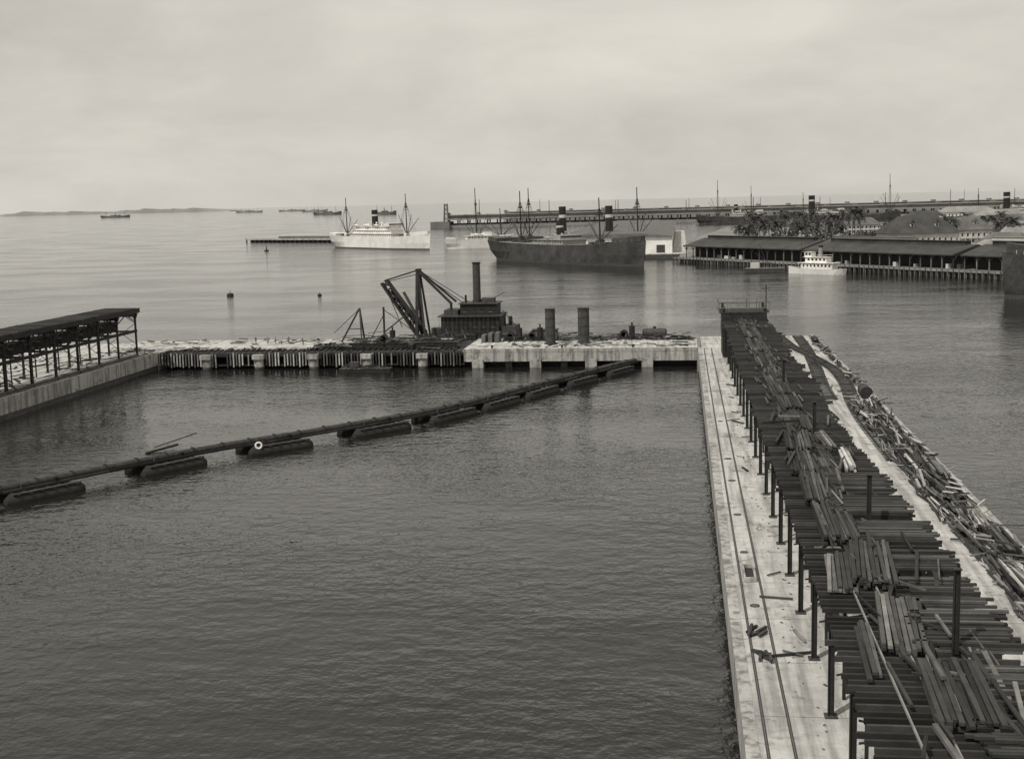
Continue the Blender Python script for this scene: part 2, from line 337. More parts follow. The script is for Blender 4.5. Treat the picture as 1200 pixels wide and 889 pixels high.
while x<-46.5:
    if R()>.12: q.box(x-.13,x+.13,268.0+U(0,.1),268.4,.6+U(-.3,.3),3.3+U(-.15,.25),random.choice([TIMB2,TIMBER,TIMBER,CONW]) if x<-78 else random.choice([TIMBER,TIED,TIED,TIMB2]))
    x+=.68
for x in (-103.3,-91.4,-79.1,-67.2,-55):
    q.cyl((x,268.3,-3),(x,268.3,2.2),1.05,1.05,16,CONW); q.box(x-1.2,x+1.2,266.9,269.6,2.2,3.2,CONW)
    q.cyl((x,268.3,-.3),(x,268.3,.5),1.08,1.08,16,WET)
x=-113
while x<-47:
    q.box(x-.2,x+.2,269.5,272.4 if x<-78 else 278.9,DZ-.39,DZ-.1,TIED); x+=1.2
q.make('timber_wharf')
a=MB(); planks(a,-112,-80,270.5,274,30,2,6,1.5,DZ-.1,.3,[TIED,TIED,TIMBER,STEEL]); planks(a,-80,-48,270.5,276.5,110,2,7,1.5,DZ-.1,.9,[TIED,TIED,TIMBER,STEEL]); planks(a,-76,-48,276,288,160,2,7,1.4,DZ+.1,1.7,[TIED,TIMBER,STEEL,STEEL2]); planks(a,-126,-78,278,288,60,.6,4,1.5,DZ+.15,.6,[TIMBER,STEEL2,TIMB2,TIED]); a.make('wharf_timber_pile')
a=MB(); planks(a,-44,2,270,275,60,1,4,1.5,DZ+.03,.3,[TIMBER,STEEL2,TIMB2,TIED]); planks(a,-40,2,282,288.5,220,1,5,1.5,DZ+.03,1.4,[TIED,TIMBER,STEEL]); a.make('wharf_timber_pile')
for (x0,x1,y) in ((-72,-60,271.5),(-60,-48,272)):
    a=MB(); z=DZ-.1; a.box(x0,x1,y-.2,y+.2,z,z+.06,STEEL); a.box(x0,x1,y-.04,y+.04,z+.06,z+1.1,STEEL); a.box(x0,x1,y-.2,y+.2,z+1.1,z+1.18,STEEL)
    for i in range(8): xx=x0+(x1-x0)*(i+.5)/8; a.box(xx-.04,xx+.04,y-.18,y-.045,z+.06,z+1.1,STEEL2)
    a.make('plate_girder')
a=MB(); a.box(-72,-61,262.6,265.6,-.2,.5,TIED)
for i in range(14): a.box(-72+i*.79,-71.4+i*.79,262.4,265.8,.51,.62,DARKT)
planks(a,-71,-62,263,265,16,1,3,1.4,.62,.5,[TIED,TIMBER]); a.box(-70,-68,263.4,265,.63,1.9,STEEL2); a.beam((-65,264,.6),(-65,264,3.6),.15,.15,TIED); a.make('work_raft')
for (x,y,rr) in ((-28.2,276.6,1.1),(-21.0,277.7,1.25)):
    a=MB(); a.cyl((x,y,DZ+.01),(x,y,DZ+7.6),rr,rr,28,STEEL2,cap=False); a.cyl((x,y,DZ+7.6),(x,y,DZ+7.75),rr+.09,rr+.09,28,STEEL); a.cyl((x,y,DZ+7.2),(x,y,DZ+7.3),rr+.04,rr+.04,28,STEEL)
    for k in range(1,4): a.cyl((x,y,DZ+k*1.85),(x,y,DZ+k*1.85+.12),rr+.03,rr+.03,28,STEEL,cap=False)
    a.cyl((x,y,DZ),(x,y,DZ+.3),rr+.3,rr+.3,28,STEEL2); a.make('steel_caisson')
a=MB(); x0,x1,y=-8.2,-3.4,286; a.cyl((x0,y,DZ+1.3),(x1,y,DZ+1.3),1,1,22,STEEL2); a.cyl((x0-.3,y,DZ+1.3),(x0,y,DZ+1.3),.6,1,22,STEEL); a.cyl((x1,y,DZ+1.3),(x1+.3,y,DZ+1.3),1,.6,22,STEEL)
for x in (-7,-4.6): a.box(x-.3,x+.3,y-1,y+1,DZ+.01,DZ+.6,TIED)
a.cyl((-5.8,y,DZ+2.2),(-5.8,y,DZ+2.7),.35,.35,12,STEEL); a.make('horizontal_boiler')
def donkey(name,x,y,l=4,w=2.4):
    a=MB(); a.box(x,x+l,y,y+w,DZ+.11,DZ+.35,TIED); a.cyl((x+l*.8,y+w/2,DZ+.35),(x+l*.8,y+w/2,DZ+2.9),.65,.65,16,STEEL); a.cyl((x+l*.8,y+w/2,DZ+2.9),(x+l*.8,y+w/2,DZ+3.7),.2,.2,10,STEEL)
    a.cyl((x+l*.35,y+.3,DZ+1.1),(x+l*.35,y+w-.3,DZ+1.1),.55,.55,16,STEEL2)
    for yy in (y+.3,y+w-.45): a.cyl((x+l*.35,yy,DZ+1.1),(x+l*.35,yy+.15,DZ+1.1),.9,.9,18,STEEL); a.box(x+.2,x+l*.6,yy+.03,yy+.13,DZ+.35,DZ+1.1,STEEL)
    for k in range(3): a.box(x+.2+k*l*.35,x+.5+k*l*.35,y-.1,y+w+.1,DZ+.008,DZ+.11,TIED)
    a.make(name)
donkey('steam_winch',-34.5,283); donkey('steam_winch',-39.5,282.5,4.5); donkey('steam_winch',-68,280,4.5); donkey('steam_winch',-14,284.5,4)
a=MB(); a.box(-33,-27.5,284,287,DZ+.01,DZ+2.2,RUST); a.box(-33.2,-27.3,283.8,287.2,DZ+2.2,DZ+2.35,STEEL)
for i in range(5): a.box(-32.8+i*1.15,-32.7+i*1.15,283.93,284,DZ+.1,DZ+2.2,STEEL)
a.make('tool_shed')
a=MB()
for x in (-44,-42.5,-41): a.box(x,x+.9,280,284,DZ+.01,DZ+1.6+R(),RUST)
a.make('crate_pile')
for x in (-40,-25,-10): 
    a=MB(); a.cyl((x,269,DZ+.008),(x,269,DZ+.5),.22,.2,12,STEEL); a.cyl((x,269,DZ+.5),(x,269,DZ+.68),.34,.3,12,STEEL); a.make('mooring_bollard')
a=MB(); ap=(-73,286,11.6)
a.beam((-77,284,DZ),ap,.34,.34,TIED); a.beam((-72.6,288,DZ),ap,.34,.34,TIED); a.beam((-72,283,DZ),ap,.34,.34,TIED); a.beam((-75.6,284.7,7),(-72.4,284,7),.2,.2,TIED); a.beam((-79,285,6),(-73,286,11.5),.14,.14,TIED)
a.make('tripod_derrick')
a=MB(); a.beam((-67.4,286,DZ),(-67.4,286,11.8),.4,.4,STEEL); a.beam((-67.4,286,11.2),(-61,288,6),.16,.16,STEEL); a.beam((-67.4,286,10),(-70.5,284,DZ),.16,.16,STEEL); a.beam((-67.4,286,6),(-62,285,10),.28,.28,TIED); a.make('gin_pole')
# ------------------------------------------------------------ dredge
a=MB()
a.box(-60,-38,297,309,-1,2.2,STEEL2); a.box(-60.2,-37.8,296.8,309.2,1.9,2.25,TIMBER)
a.box(-56.5,-42.5,298.5,307.5,2.26,8.2,STEEL); a.box(-57.2,-41.8,297.8,308.2,8.2,8.45,STEEL2)
a.box(-52,-43.2,299.5,306.5,8.46,11.1,STEEL); a.box(-52.4,-42.8,299,307,11.1,11.3,STEEL2)
a.box(-56,-52.6,300,306,8.46,9.7,STEEL2); a.cyl((-54.3,300.5,9.7),(-54.3,300.5,11.4),.3,.3,10,STEEL)
for i in range(6):
    x=-55.4+i*2.2; a.box(x,x+.9,298.42,298.5,5.8,7.0,BLACK); a.box(x-.06,x+.96,298.4,298.44,5.7,5.8,TIMBER)
for i in range(4): x=-51.4+i*2.1; a.box(x,x+.9,299.42,299.5,9.3,10.2,BLACK); a.box(x-.06,x+.96,299.4,299.44,9.2,9.3,TIMBER)
for i in range(15): x=-56.9+i*1.07; a.box(x,x+.07,297.9,297.98,2.26,8.2,STEEL2)
a.box(-56.9,-42,297.9,297.97,4.6,4.7,STEEL2)
for k in range(9): a.beam((-44-k*1.3,298.1,2.3+R()),(-45-k*1.3,298.3,3.5+2*R()),.2,.3,random.choice([STEEL,STEEL2,TIMBER]))
a.box(-42,-38.6,299,306,2.26,5.8,STEEL2); a.cyl((-40.3,302,5.8),(-40.3,302,7.9),.5,.5,12,STEEL); a.beam((-41.9,299,9.8),(-38.4,299.2,5.6),.15,.15,STEEL); a.beam((-46,299,11.3),(-41,299,14),.1,.1,STEEL)
a.cyl((-41.3,300,5.8),(-41.3,300,9.0),.18,.18,8,STEEL); a.cyl((-59,300,2.3),(-59,303,2.3),1.1,1.1,14,STEEL); a.box(-60,-57.3,304,307,2.26,5,STEEL2)
a.cyl((-50.8,301,11.3),(-50.8,301,13.2),.25,.25,8,STEEL); a.box(-47,-44,300.5,304,11.31,12.4,STEEL2)
a.cyl((-48.4,303,11.3),(-48.4,303,20.8),.95,.9,18,STEEL2); a.cyl((-48.4,303,20.5),(-48.4,303,20.85),1.05,1.05,18,BLACK); a.cyl((-48.4,303,11.3),(-48.4,303,12),1.2,1.0,18,STEEL)
for sy in (-3.2,3.2):
    a.beam((-62.8,303+sy,2.2),(-62.6,303+sy*.25,19.2),.7,.7,STEEL); a.beam((-60.6,303+sy,2.2),(-62.4,303+sy*.25,19.2),.45,.45,STEEL)
    a.beam((-62.4,303+sy*.25,19),(-54,303+sy,11.2),.5,.5,STEEL)
    a.beam((-62.4,303+sy*.25,19),(-51,303+sy,11.2),.16,.16,STEEL)
for z in (6,10,14): a.beam((-62.7,303-2.9*(1-z/22),z),(-62.7,303+2.9*(1-z/22),z),.3,.3,STEEL)
a.box(-63,-62,301.8,304.2,18.8,19.5,STEEL)
a.box(-66,-60.25,298,308,-1,2.1,STEEL2)
a.lattice((-62,303,3.5),(-71,303,16.6),2.1,.48,STEEL,7,.7)
a.beam((-61.5,303,4),(-69,303,14.4),.7,1.2,STEEL)
a.beam((-71,303,16.7),(-62.5,303,19.2),.34,.34,STEEL); a.beam((-70.8,303,16.4),(-62.5,303,18.3),.18,.18,STEEL)
a.beam((-70.8,302.4,16),(-66.8,302.5,5.5),.16,.16,STEEL)
a.beam((-66.2,302.6,14),(-60.4,302.6,2.8),.6,.6,STEEL2)
a.make('dredge')
# ------------------------------------------------------------ floating pipeline
path=[(-118,96),(-100,118),(-82.8,143.8),(-67.5,168),(-53.5,185),(-38.7,205),(-26.8,230),(-16.7,252),(-9.5,266.4)]
S=spline([Vector((x,y,1.55)) for x,y in path],4.2)+[Vector((-9.5,266.4,1.55))]
pl=MB()
for i in range(len(S)-1):
    pl.cyl(S[i],S[i+1],.5,.5,18,PIPE,cap=False); d=(S[i+1]-S[i]).normalized()
    pl.cyl(S[i]-d*.1,S[i]+d*.1,.64,.64,18,STEEL)
    n=Vector((d.y,-d.x,0))
    pl.beam(S[i]-n*.95+Vector((0,0,.1)),S[i+1]-n*.95+Vector((0,0,.1)),.4,.1,TIMBER)
    pl.beam(S[i]+n*.8-Vector((0,0,.3)),S[i+1]+n*.8-Vector((0,0,.3)),.3,.3,TIED)
pl.make('dredge_pipeline')
for (x,y) in ((-109,107),(-95,126),(-80.5,147.5),(-69.7,162.6),(-58.6,178),(-47.7,191),(-39.5,203.5),(-32.8,217),(-26.3,230.5),(-21,242.5),(-14.9,255.5)):
    bi=min(range(len(S)-1),key=lambda i:(S[i]-Vector((x,y,1.55))).length); d=(S[bi+1]-S[bi]).normalized(); ang=math.atan2(d.y,d.x)+U(-.06,.06)
    a=MB(); l=U(4.2,5.2)
    for sy in (-1.9,1.9):
        a.cyl((-l,sy,.15),(l,sy,.15),1.0,1.0,18,TIED); a.cyl((-l-.7,sy,.15),(-l,sy,.15),.5,1.0,18,TIED); a.cyl((l,sy,.15),(l+.7,sy,.15),1.0,.5,18,TIED)
    for k in range(6): xx=-l+.6+k*(2*l-1.2)/5; a.box(xx-.18,xx+.18,-2.9,2.9,.95,1.05,TIED)
    for xx in (-l*.5,l*.5): a.box(xx-.25,xx+.25,-.85,-.55,1.05,1.9,TIED); a.box(xx-.25,xx+.25,.55,.85,1.05,1.9,TIED)
    for sy in (-2.7,2.4): a.box(-l,l,sy,sy+.3,1.06,1.2,DARKT)
    a.make('pipeline_pontoon',loc=(S[bi].x,S[bi].y,0),rot=ang)
bpy.ops.mesh.primitive_torus_add(major_radius=.42,minor_radius=.13,location=(-59.4,172.2,1.6),rotation=(math.radians(80),0,math.radians(20)))
o=bpy.context.object; o.name='life_ring'; o.data.name='life_ring'; o.data.materials.append(WHITE); bpy.ops.object.shade_smooth()
a=MB(); a.beam((-76.5,176,.6),(-72,181,1.8),.3,.2,TIMBER); a.beam((-77,174,.1),(-74,178.5,.5),.5,.25,TIED); a.make('drifting_spar')
# ------------------------------------------------------------ left pier
q=MB(); q.box(-150,-115.2,40,268.5,-3,DZ-.3,CON); q.box(-115.2,-114.5,40,268.3,1,DZ-.2,CONW); q.box(-115.2,-114.6,40,268.2,-3,1,WET); q.box(-150,-114.6,268.5,289,-3,DZ-.41,CON); q.make('concrete_pier')
t=trestle(-123.6,-117.2,150,264,263.5,9.2,14.0,DZ-.3,.16,.3)
t.box(-116.75,-116.55,150,264.8,13.0,14.0,STEEL); t.box(-124.25,-124.05,150,264.8,13.0,14.0,STEEL)
t.box(-124.05,-116.75,264.6,264.8,13.0,13.8,STEEL)
for k in range(12):
    y=263.5-k*9.2
    t.beam((-117.2,y,11.2),(-117.2,y-4.6,12.95),.16,.16,STEEL); t.beam((-117.2,y-9.2,11.2),(-117.2,y-4.6,12.95),.16,.16,STEEL)
    t.box(-123.5,-117.3,y-.15,y+.15,8.8,9.2,STEEL)
t.box(-117.35,-117.05,150,264,8.8,9.4,STEEL); t.box(-123.75,-123.45,150,264,8.8,9.4,STEEL)
t.make('coal_trestle')
for k in range(9):
    y=255-k*9.2+U(-1,1); a=MB(); x=-120.4
    a.box(x-1.6,x+1.6,y-3.0,y+3.0,9.8,11.7,STEEL); a.box(x-1.0,x+1.0,y-3.3,y+3.3,9.55,9.8,STEEL2)
    for sx in (-.8,.8):
        for sy in (-1.9,1.9): a.cyl((x+sx-.08,y+sy,9.55),(x+sx+.08,y+sy,9.55),.38,.38,12,STEEL2)
    for i in range(4): a.box(x+1.6,x+1.68,y-2.9+i*1.9,y-2.8+i*1.9,9.8,11.7,STEEL2)
    a.make('coal_tub_wagon')
t=MB(); t.box(-115.95,-115.85,45,266,DZ-.28,DZ-.12,STEEL); t.make('pier_rail')
t=MB(); t.cyl((-116.3,60,DZ+.1),(-116.3,262,DZ+.1),.22,.22,10,STEEL2); t.make('pier_pipe')
a=MB(); planks(a,-149,-117,150,262,400,1.5,5,.6,DZ-.3,1.4,[TIMBER,TIED,STEEL2]); planks(a,-127,-116,264,275,40,1,4,1.2,DZ-.3,.8,[TIMBER,TIED,TIMB2]); a.make('loose_timber')
# ------------------------------------------------------------ ships
def steamer(name,a_,b_,wl_beam,hz,hull,sup=None,masts=(),funnels=(),fh=12,fr=1.8,upper=WHITE,fmat=BLACK,booms=True,decks=2,supr=(.35,.68),boot=None):
    A=Vector((a_[0],a_[1],0)); Bv=Vector((b_[0],b_[1],0)); Ln=(Bv-A).length; ang=math.atan2(Bv.y-A.y,Bv.x-A.x)
    s_=MB(); N=22; rings=[]
    def deckz(t): return hz*(1+.22*(2*t-1)**2*(1.3 if t>.5 else .7))
    for i in range(N+1):
        t=i/N; ft=min(1,(t/.16+.16)**.5) if t<.16 else 1; fb=min(1,((1-t)/.26)**.62) if t>.74 else 1
        bd=wl_beam/2*min(ft,max(fb,.03)); 
        ws=min(1,(t/.24))**.8 if t<.24 else 1; wb=min(1,((1-t)/.3))**.85 if t>.7 else 1
        bw_=wl_beam/2*max(.02,min(ws,wb))*.96
        x=t*Ln
        xo=Ln*.035*max(0,1-t/.1)
        bo=-Ln*.012*max(0,(t-.9)/.1)
        z=deckz(t)
        rings.append([(x+xo+bo,-bw_,-1),(x+xo*.9+bo,-bw_*1.01,hz*.12),(x+xo*.25+bo*.4,-(bw_*.4+bd*.6),hz*.55),(x,-bd,z),(x,bd,z),(x+xo*.25+bo*.4,(bw_*.4+bd*.6),hz*.55),(x+xo*.9+bo,bw_*1.01,hz*.12),(x+xo+bo,bw_,-1)])
    vs=[v for r_ in rings for v in r_]
    fs=[];fd=[];fbt=[]
    for i in range(N):
        for k in range(7):
            q_=(i*8+k,(i+1)*8+k,(i+1)*8+k+1,i*8+k+1)
            (fd if k==3 else fbt if k in(0,6) else fs).append(q_)
    s_.add(vs,fs,hull); s_.add(vs,fbt,boot or hull); s_.add(vs,fd,DECKM); s_.add(vs,[tuple(range(8)),tuple(range((N+1)*8-1,N*8-1,-1))],hull)
    def raised(t0,t1,h,m,inset=.96):
        n=5; vs=[]
        for i in range(n+1):
            t=t0+(t1-t0)*i/n; ft=min(1,(t/.16+.16)**.5) if t<.16 else 1; fb=((1-t)/.26)**.62 if t>.74 else 1
            bd=wl_beam/2*min(ft,max(fb,.04))*inset; z=deckz(t); x=t*Ln
            vs+=[(x,-bd,z-.2),(x,-bd,z+h),(x,bd,z+h),(x,bd,z-.2)]
        fs=[]
        for i in range(n):
            for k in range(3): fs.append((i*4+k,(i+1)*4+k,(i+1)*4+k+1,i*4+k+1))
        fs+=[(0,1,2,3),(n*4+3,n*4+2,n*4+1,n*4)]
        s_.add(vs,fs,m)
    raised(.86,.985,hz*.25,hull,.99); raised(.02,.13,hz*.2,hull,.99)
    z=deckz((supr[0]+supr[1])/2); w2=wl_beam/2
    x0,x1=supr[0]*Ln,supr[1]*Ln
    for d in range(decks):
        ins=d*1.6; h=2.6; xa,xb=x0+ins*1.5,x1-ins*1.2; yy=w2-.6-ins*.9
        s_.box(xa,xb,-yy,yy,z-.2 if d==0 else z,z+h,upper); s_.box(xa-.8,xb+.8,-yy-.7,yy+.7,z+h,z+h+.15,upper)
        n=int((xb-xa)/2.6)
        for i in range(n):
            xx=xa+1+i*2.6
            for sg in (-1,1): s_.box(xx,xx+1.0,sg*(yy+.02)-.03,sg*(yy+.02)+.03,z+1.0,z+1.9,GLASS)
        for i in range(int((xb-xa)/5)): 
            xx=xa+i*5
            for sg in (-1,1): s_.box(xx,xx+.12,sg*(yy+.65)-.06,sg*(yy+.65)+.06,z,z+h,upper)
        z+=h+.15
    s_.box(x1-9,x1-3,-w2+1,w2-1,z,z+2.6,upper); s_.box(x1-3.02,x1-2.95,-w2+1.5,w2-1.5,z+1.2,z+2,GLASS)
    nb=max(2,int((x1-x0)/14))
    for i in range(nb):
        xx=x0+4+i*(x1-x0-16)/max(1,nb-1)
        for sg in (-1,1):
            yb=sg*(w2-2.2); s_.cyl((xx,yb,z+1),(xx+3.5,yb,z+1),.35,1.0,8,upper); s_.cyl((xx+3.5,yb,z+1),(xx+7,yb,z+1),1.0,.35,8,upper)
            for e in (xx+.8,xx+6.2): s_.beam((e,yb+sg*1.1,z),(e,yb+sg*.6,z+2.8),.15,.15,upper)
    for t in funnels:
        s_.cyl((t*Ln,0,z-1),(t*Ln-.6,0,z+fh),fr,fr*.97,16,fmat); s_.cyl((t*Ln-.38,0,z+fh*.62),(t*Ln-.46,0,z+fh*.72),fr*1.02,fr*1.02,16,OFFW if fmat!=BUFF else BLACK)
        for k in range(4):
            ax=t*Ln+(-1)**k*(fr+2.5); s_.cyl((ax,(-1)**(k//2)*2.5,z-.5),(ax,(-1)**(k//2)*2.5,z+2.6),.35,.35,8,upper); s_.cyl((ax,(-1)**(k//2)*2.5,z+2.6),(ax+.7,(-1)**(k//2)*2.5,z+3.1),.4,.75,8,upper)
    for t,mh in masts:
        zb=deckz(t); xx=t*Ln; s_.cyl((xx,0,zb),(xx-.8,0,mh),.5,.28,8,STEEL)
        s_.beam((xx-.5,-2,zb+(mh-zb)*.62),(xx-.5,2,zb+(mh-zb)*.62),.5,.3,STEEL2); s_.box(xx-1.2,xx+.4,-.7,.7,zb+(mh-zb)*.66,zb+(mh-zb)*.7,STEEL2)
        for sg in (-1,1):
            for e in (-3,0,3): s_.beam((xx+e,sg*(w2-.4),zb),(xx-.6,0,mh*.86),.1,.1,STEEL2)
        if booms:
            for e,l in ((1,12),(-1,12),(1,9),(-1,9)):
                s_.cyl((xx+e*.8,0,zb+1.6),(xx+e*l,(l-10)*1.5,zb+(mh-zb)*(.42 if l>10 else .5)),.28,.2,6,STEEL2)
            s_.box(xx-7,xx-3,-3,3,zb-.1,zb+1.1,STEEL2); s_.box(xx+3,xx+7,-3,3,zb-.1,zb+1.1,STEEL2); s_.box(xx-1.8,xx+1.8,-1.8,1.8,zb,zb+2.2,upper if hull==WHITE else STEEL2)
    for i in range(0,40):
        t=i/40
        if t>.03 and t<.97:
            fb=((1-t)/.26)**.62 if t>.74 else 1; ft=min(1,(t/.16+.16)**.5) if t<.16 else 1; bd=w2*min(fb,ft)*.98; 
            for sg in (-1,1): s_.box(t*Ln-.06,t*Ln+.06,sg*bd-.06,sg*bd+.06,deckz(t),deckz(t)+1.1,upper)
    return s_.make(name,loc=(A.x,A.y,0),rot=ang)
steamer('white_steamship',(-291,1057),(-187,957),16,9.5,WHITE,masts=((.17,41),(.78,43)),funnels=(.47,),fh=13,fr=2.6,decks=3,supr=(.28,.7),boot=RUST)
steamer('cargo_steamship',(-114.5,781),(-17.6,663),17,10.5,HULLD,masts=((.22,41),(.74,36)),funnels=(.49,),fh=10.5,fr=2.1,upper=BUFF,decks=1,supr=(.42,.58),boot=STEEL2)
steamer('cargo_steamship',(-112,905),(-22,812),15,8,HULLD,masts=((.08,44),(.95,42)),funnels=(.37,.74),fh=20,fr=2.5,decks=1,supr=(.3,.8),upper=BUFF)
steamer('white_steamship',(-180,978),(-128,1000),9,6.5,WHITE,masts=((.45,46),(.8,30)),funnels=(),decks=1,supr=(.3,.7))
steamer('cargo_steamship',(20,1690),(150,1700),16,9,HULLD,masts=((.22,56),(.55,48)),funnels=(.4,),fh=10,fr=2.6,upper=OFFW)
steamer('cargo_steamship',(140,1650),(270,1640),16,9,HULLD,masts=((.1,38),(.9,58)),funnels=(.18,),fh=19,fr=4,upper=OFFW,decks=2,supr=(.1,.5))
steamer('cargo_steamship',(340,1600),(470,1600),16,9,HULLD,masts=((.1,38),),funnels=(.35,),fh=18,fr=4,upper=OFFW)
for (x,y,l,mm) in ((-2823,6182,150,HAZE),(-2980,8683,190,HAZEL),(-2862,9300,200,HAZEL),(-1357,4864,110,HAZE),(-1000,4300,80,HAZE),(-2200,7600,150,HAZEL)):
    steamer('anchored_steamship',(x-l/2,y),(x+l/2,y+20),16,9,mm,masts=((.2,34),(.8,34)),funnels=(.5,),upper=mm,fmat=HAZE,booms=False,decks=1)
steamer('cargo_steamship',(190,405),(103,432),17,12,HULLD,masts=((.5,30),),funnels=(.3,),upper=WHITE,decks=2,boot=STEEL2)
def tug():
    A=Vector((49,591,0)); Bv=Vector((71,573,0)); ang=math.atan2(A.y-Bv.y,A.x-Bv.x); s_=MB(); Ln=29; N=14; rings=[]
    for i in range(N+1):
        t=i/N; bd=3.4*min(1,(t/.2+.3)**.5,max(.05,((1-t)/.35)**.6)); z=2.1+1.6*max(0,t-.5)**1.3*2+.5*(1-t)**3
        bb=bd*.85*min(1,t/.15+.25); rings+=[(t*Ln,-bb,-.6),(t*Ln,-bd,z),(t*Ln,bd,z),(t*Ln,bb,-.6)]
    fs=[];fd=[]
    for i in range(N):
        for k in range(3): (fd if k==1 else fs).append((i*4+k,(i+1)*4+k,(i+1)*4+k+1,i*4+k+1))
    s_.add(rings,fs,WHITE); s_.add(rings,fd,DECKM); s_.add(rings,[(0,1,2,3),(N*4+3,N*4+2,N*4+1,N*4)],WHITE)
    s_.box(5,21,-2.4,2.4,2,4.9,WHITE); s_.box(4,22.3,-3,3,4.9,5.05,WHITE); s_.box(8,19,-2,2,5.05,7.4,WHITE); s_.box(7.5,20,-2.5,2.5,7.4,7.52,WHITE); s_.box(16,19.6,-1.7,1.7,7.52,9.7,WHITE); s_.box(15.7,20,-2,2,9.7,9.85,OFFW)
    for sg in (-1,1):
        for i in range(8): s_.box(5.8+i*1.9,6.7+i*1.9,sg*2.42-.03,sg*2.42+.03,3.3,4.3,GLASS)
        for i in range(5): s_.box(8.7+i*2,9.7+i*2,sg*2.02-.03,sg*2.02+.03,6,6.9,GLASS)
        for i in range(2): s_.box(16.3+i*1.7,17.4+i*1.7,sg*1.72-.03,sg*1.72+.03,8.3,9.3,GLASS)
        for i in range(9): s_.box(4.2+i*2.2,4.3+i*2.2,sg*2.9-.05,sg*2.9+.05,2.2,4.9,WHITE)
        s_.box(7.6,15.8,sg*2.45-.04,sg*2.45+.04,8.3,8.4,WHITE)
    s_.cyl((12.6,0,7.5),(12.2,0,12.6),.95,.9,14,BUFF); s_.cyl((12.25,0,11.8),(12.2,0,12.7),1,1,14,BLACK)
    s_.cyl((22.5,0,3),(22.2,0,14),.16,.1,6,STEEL2); s_.cyl((6,0,5),(5.8,0,12),.14,.1,6,STEEL2)
    s_.make('tugboat',loc=(Bv.x,Bv.y,0),rot=ang)
tug()
a=MB(); a.box(30,47,598,604,-.5,2,STEEL2); a.box(29.7,47.3,597.8,604.2,1.7,2.05,TIMBER); a.box(32,36,599,603,2.05,4.4,OFFW); a.cyl((40,601,2),(36,601,13),.15,.1,6,STEEL2); a.cyl((44,601,2),(34,601,9),.15,.1,6,STEEL2); a.make('lighter_barge')
# ------------------------------------------------------------ town shore
T=MB()
poly=[(-1,706),(176,461),(420,461),(1000,1480),(60,1480),(6,1000)]
n=len(poly); T.add([(x,y,2.6) for x,y in poly]+[(x,y,-3) for x,y in poly],[tuple(range(n))]+[(i,i+n,(i+1)%n+n,(i+1)%n) for i in range(n)],SOIL); T.make('town_ground')
P0=Vector((-4,702,0)); dv=Vector((128,-177,0)).normalized(); ang=math.atan2(dv.y,dv.x)
sh=MB(); LEN=290
sh.box(0,LEN,0,9,2.2,3.0,TIMBER); sh.box(0,LEN,-.3,0,2.3,3.1,ROOFL)
for i in range(int(LEN/3)):
    sh.cyl((i*3+1,.4,-2),(i*3+1,.4,2.2),.28,.28,7,TIMBER); 
    sh.cyl((i*3+1,-.5,-2),(i*3+1,-.5,3.4),.22,.22,7,TIMBER)
sh.box(0,LEN,6,8,-2,2.2,BLACK)  # black sheet behind the piles, painted shade beneath the deck
sh.make('pile_wharf',loc=(P0.x,P0.y,0),rot=ang)
def shed(name,x0,x1,d0,d1,ze,zr,roof,wall,cols=True,base=3.0):
    s_=MB(); a0,a1=d0,d1; ym=(a0+a1)/2; ov=1.5
    v=[(x0-1,a0-ov,ze-.4),(x1+1,a0-ov,ze-.4),(x1+1,a1+ov,ze-.4),(x0-1,a1+ov,ze-.4),(x0-1,ym,zr),(x1+1,ym,zr),
       (x0-1,a0-ov,ze-.9),(x1+1,a0-ov,ze-.9),(x1+1,a1+ov,ze-.9),(x0-1,a1+ov,ze-.9)]
    s_.add(v,[(0,1,5,4),(3,4,5,2)],roof); s_.add(v,[(6,7,1,0),(9,3,2,8),(0,4,3),(1,2,5),(6,0,3,9),(7,8,2,1),(6,9,8,7)],wall)
    s_.box(x0+4,x1-4,ym-1.6,ym+1.6,zr-.4,zr+1.2,wall); s_.box(x0+3.5,x1-3.5,ym-2.2,ym+2.2,zr+1.2,zr+1.35,roof)
    k=int((x1-x0)/6)
    for i in range(k+1):
        x=x0+i*(x1-x0)/k; s_.box(x-.2,x+.2,d0-.2,d0+.2,base,ze-.9,TIMBER if cols else wall)
        for sg in (-1,1): s_.beam((x,d0,ze-3),(x+sg*1.8,d0,ze-1),.2,.2,TIMBER)
        if cols and R()<.5: s_.box(x+1,x+1+U(1,3.5),d0+1,d0+3,base,base+U(.8,2.2),random.choice([BUFF,OFFW,TIMBER]))
    s_.box(x0,x1,d0+6,d1,base-.3,ze-.9,BLACK if cols else wall)  # open sheds: solid black block stands for the shaded interior
    return s_.make(name,loc=(P0.x,P0.y,0),rot=ang)
shed('wharf_shed',4,96,6,32,9.6,13.0,ROOFD,ROOFD); shed('wharf_shed',100,190,6,32,9.4,12.8,ROOFD,ROOFD); shed('wharf_shed',196,285,6,32,9.4,13,ROOFD,ROOFD)
shed('freight_shed',60,120,48,70,9,12,ROOFM,OFFW,False,2.6); shed('freight_shed',150,260,60,82,9,12.5,ROOFL,OFFW,False,2.6)
q=MB(); q.box(-84,4,752,1280,-3,2.8,CON); q.box(-83.9,3.9,751.8,752,-3,2.5,WET); q.make('concrete_pier')
a=MB(); a.box(-76,-4.7,765,1250,2.81,12.6,WHITE)
a.add([(-77,763.5,12.6),(-3.7,763.5,12.6),(-3.7,1251,12.6),(-77,1251,12.6),(-22,763.5,14.4),(-22,1251,14.4),(-58,763.5,14.4),(-58,1251,14.4)],[(0,1,4,6),(3,7,5,2),(1,2,5,4),(4,5,7,6),(6,7,3,0)],ROOFM)
for i in range(5): x=-70+i*14; a.box(x,x+5,764.93,765,3,7.6,ROOFD)
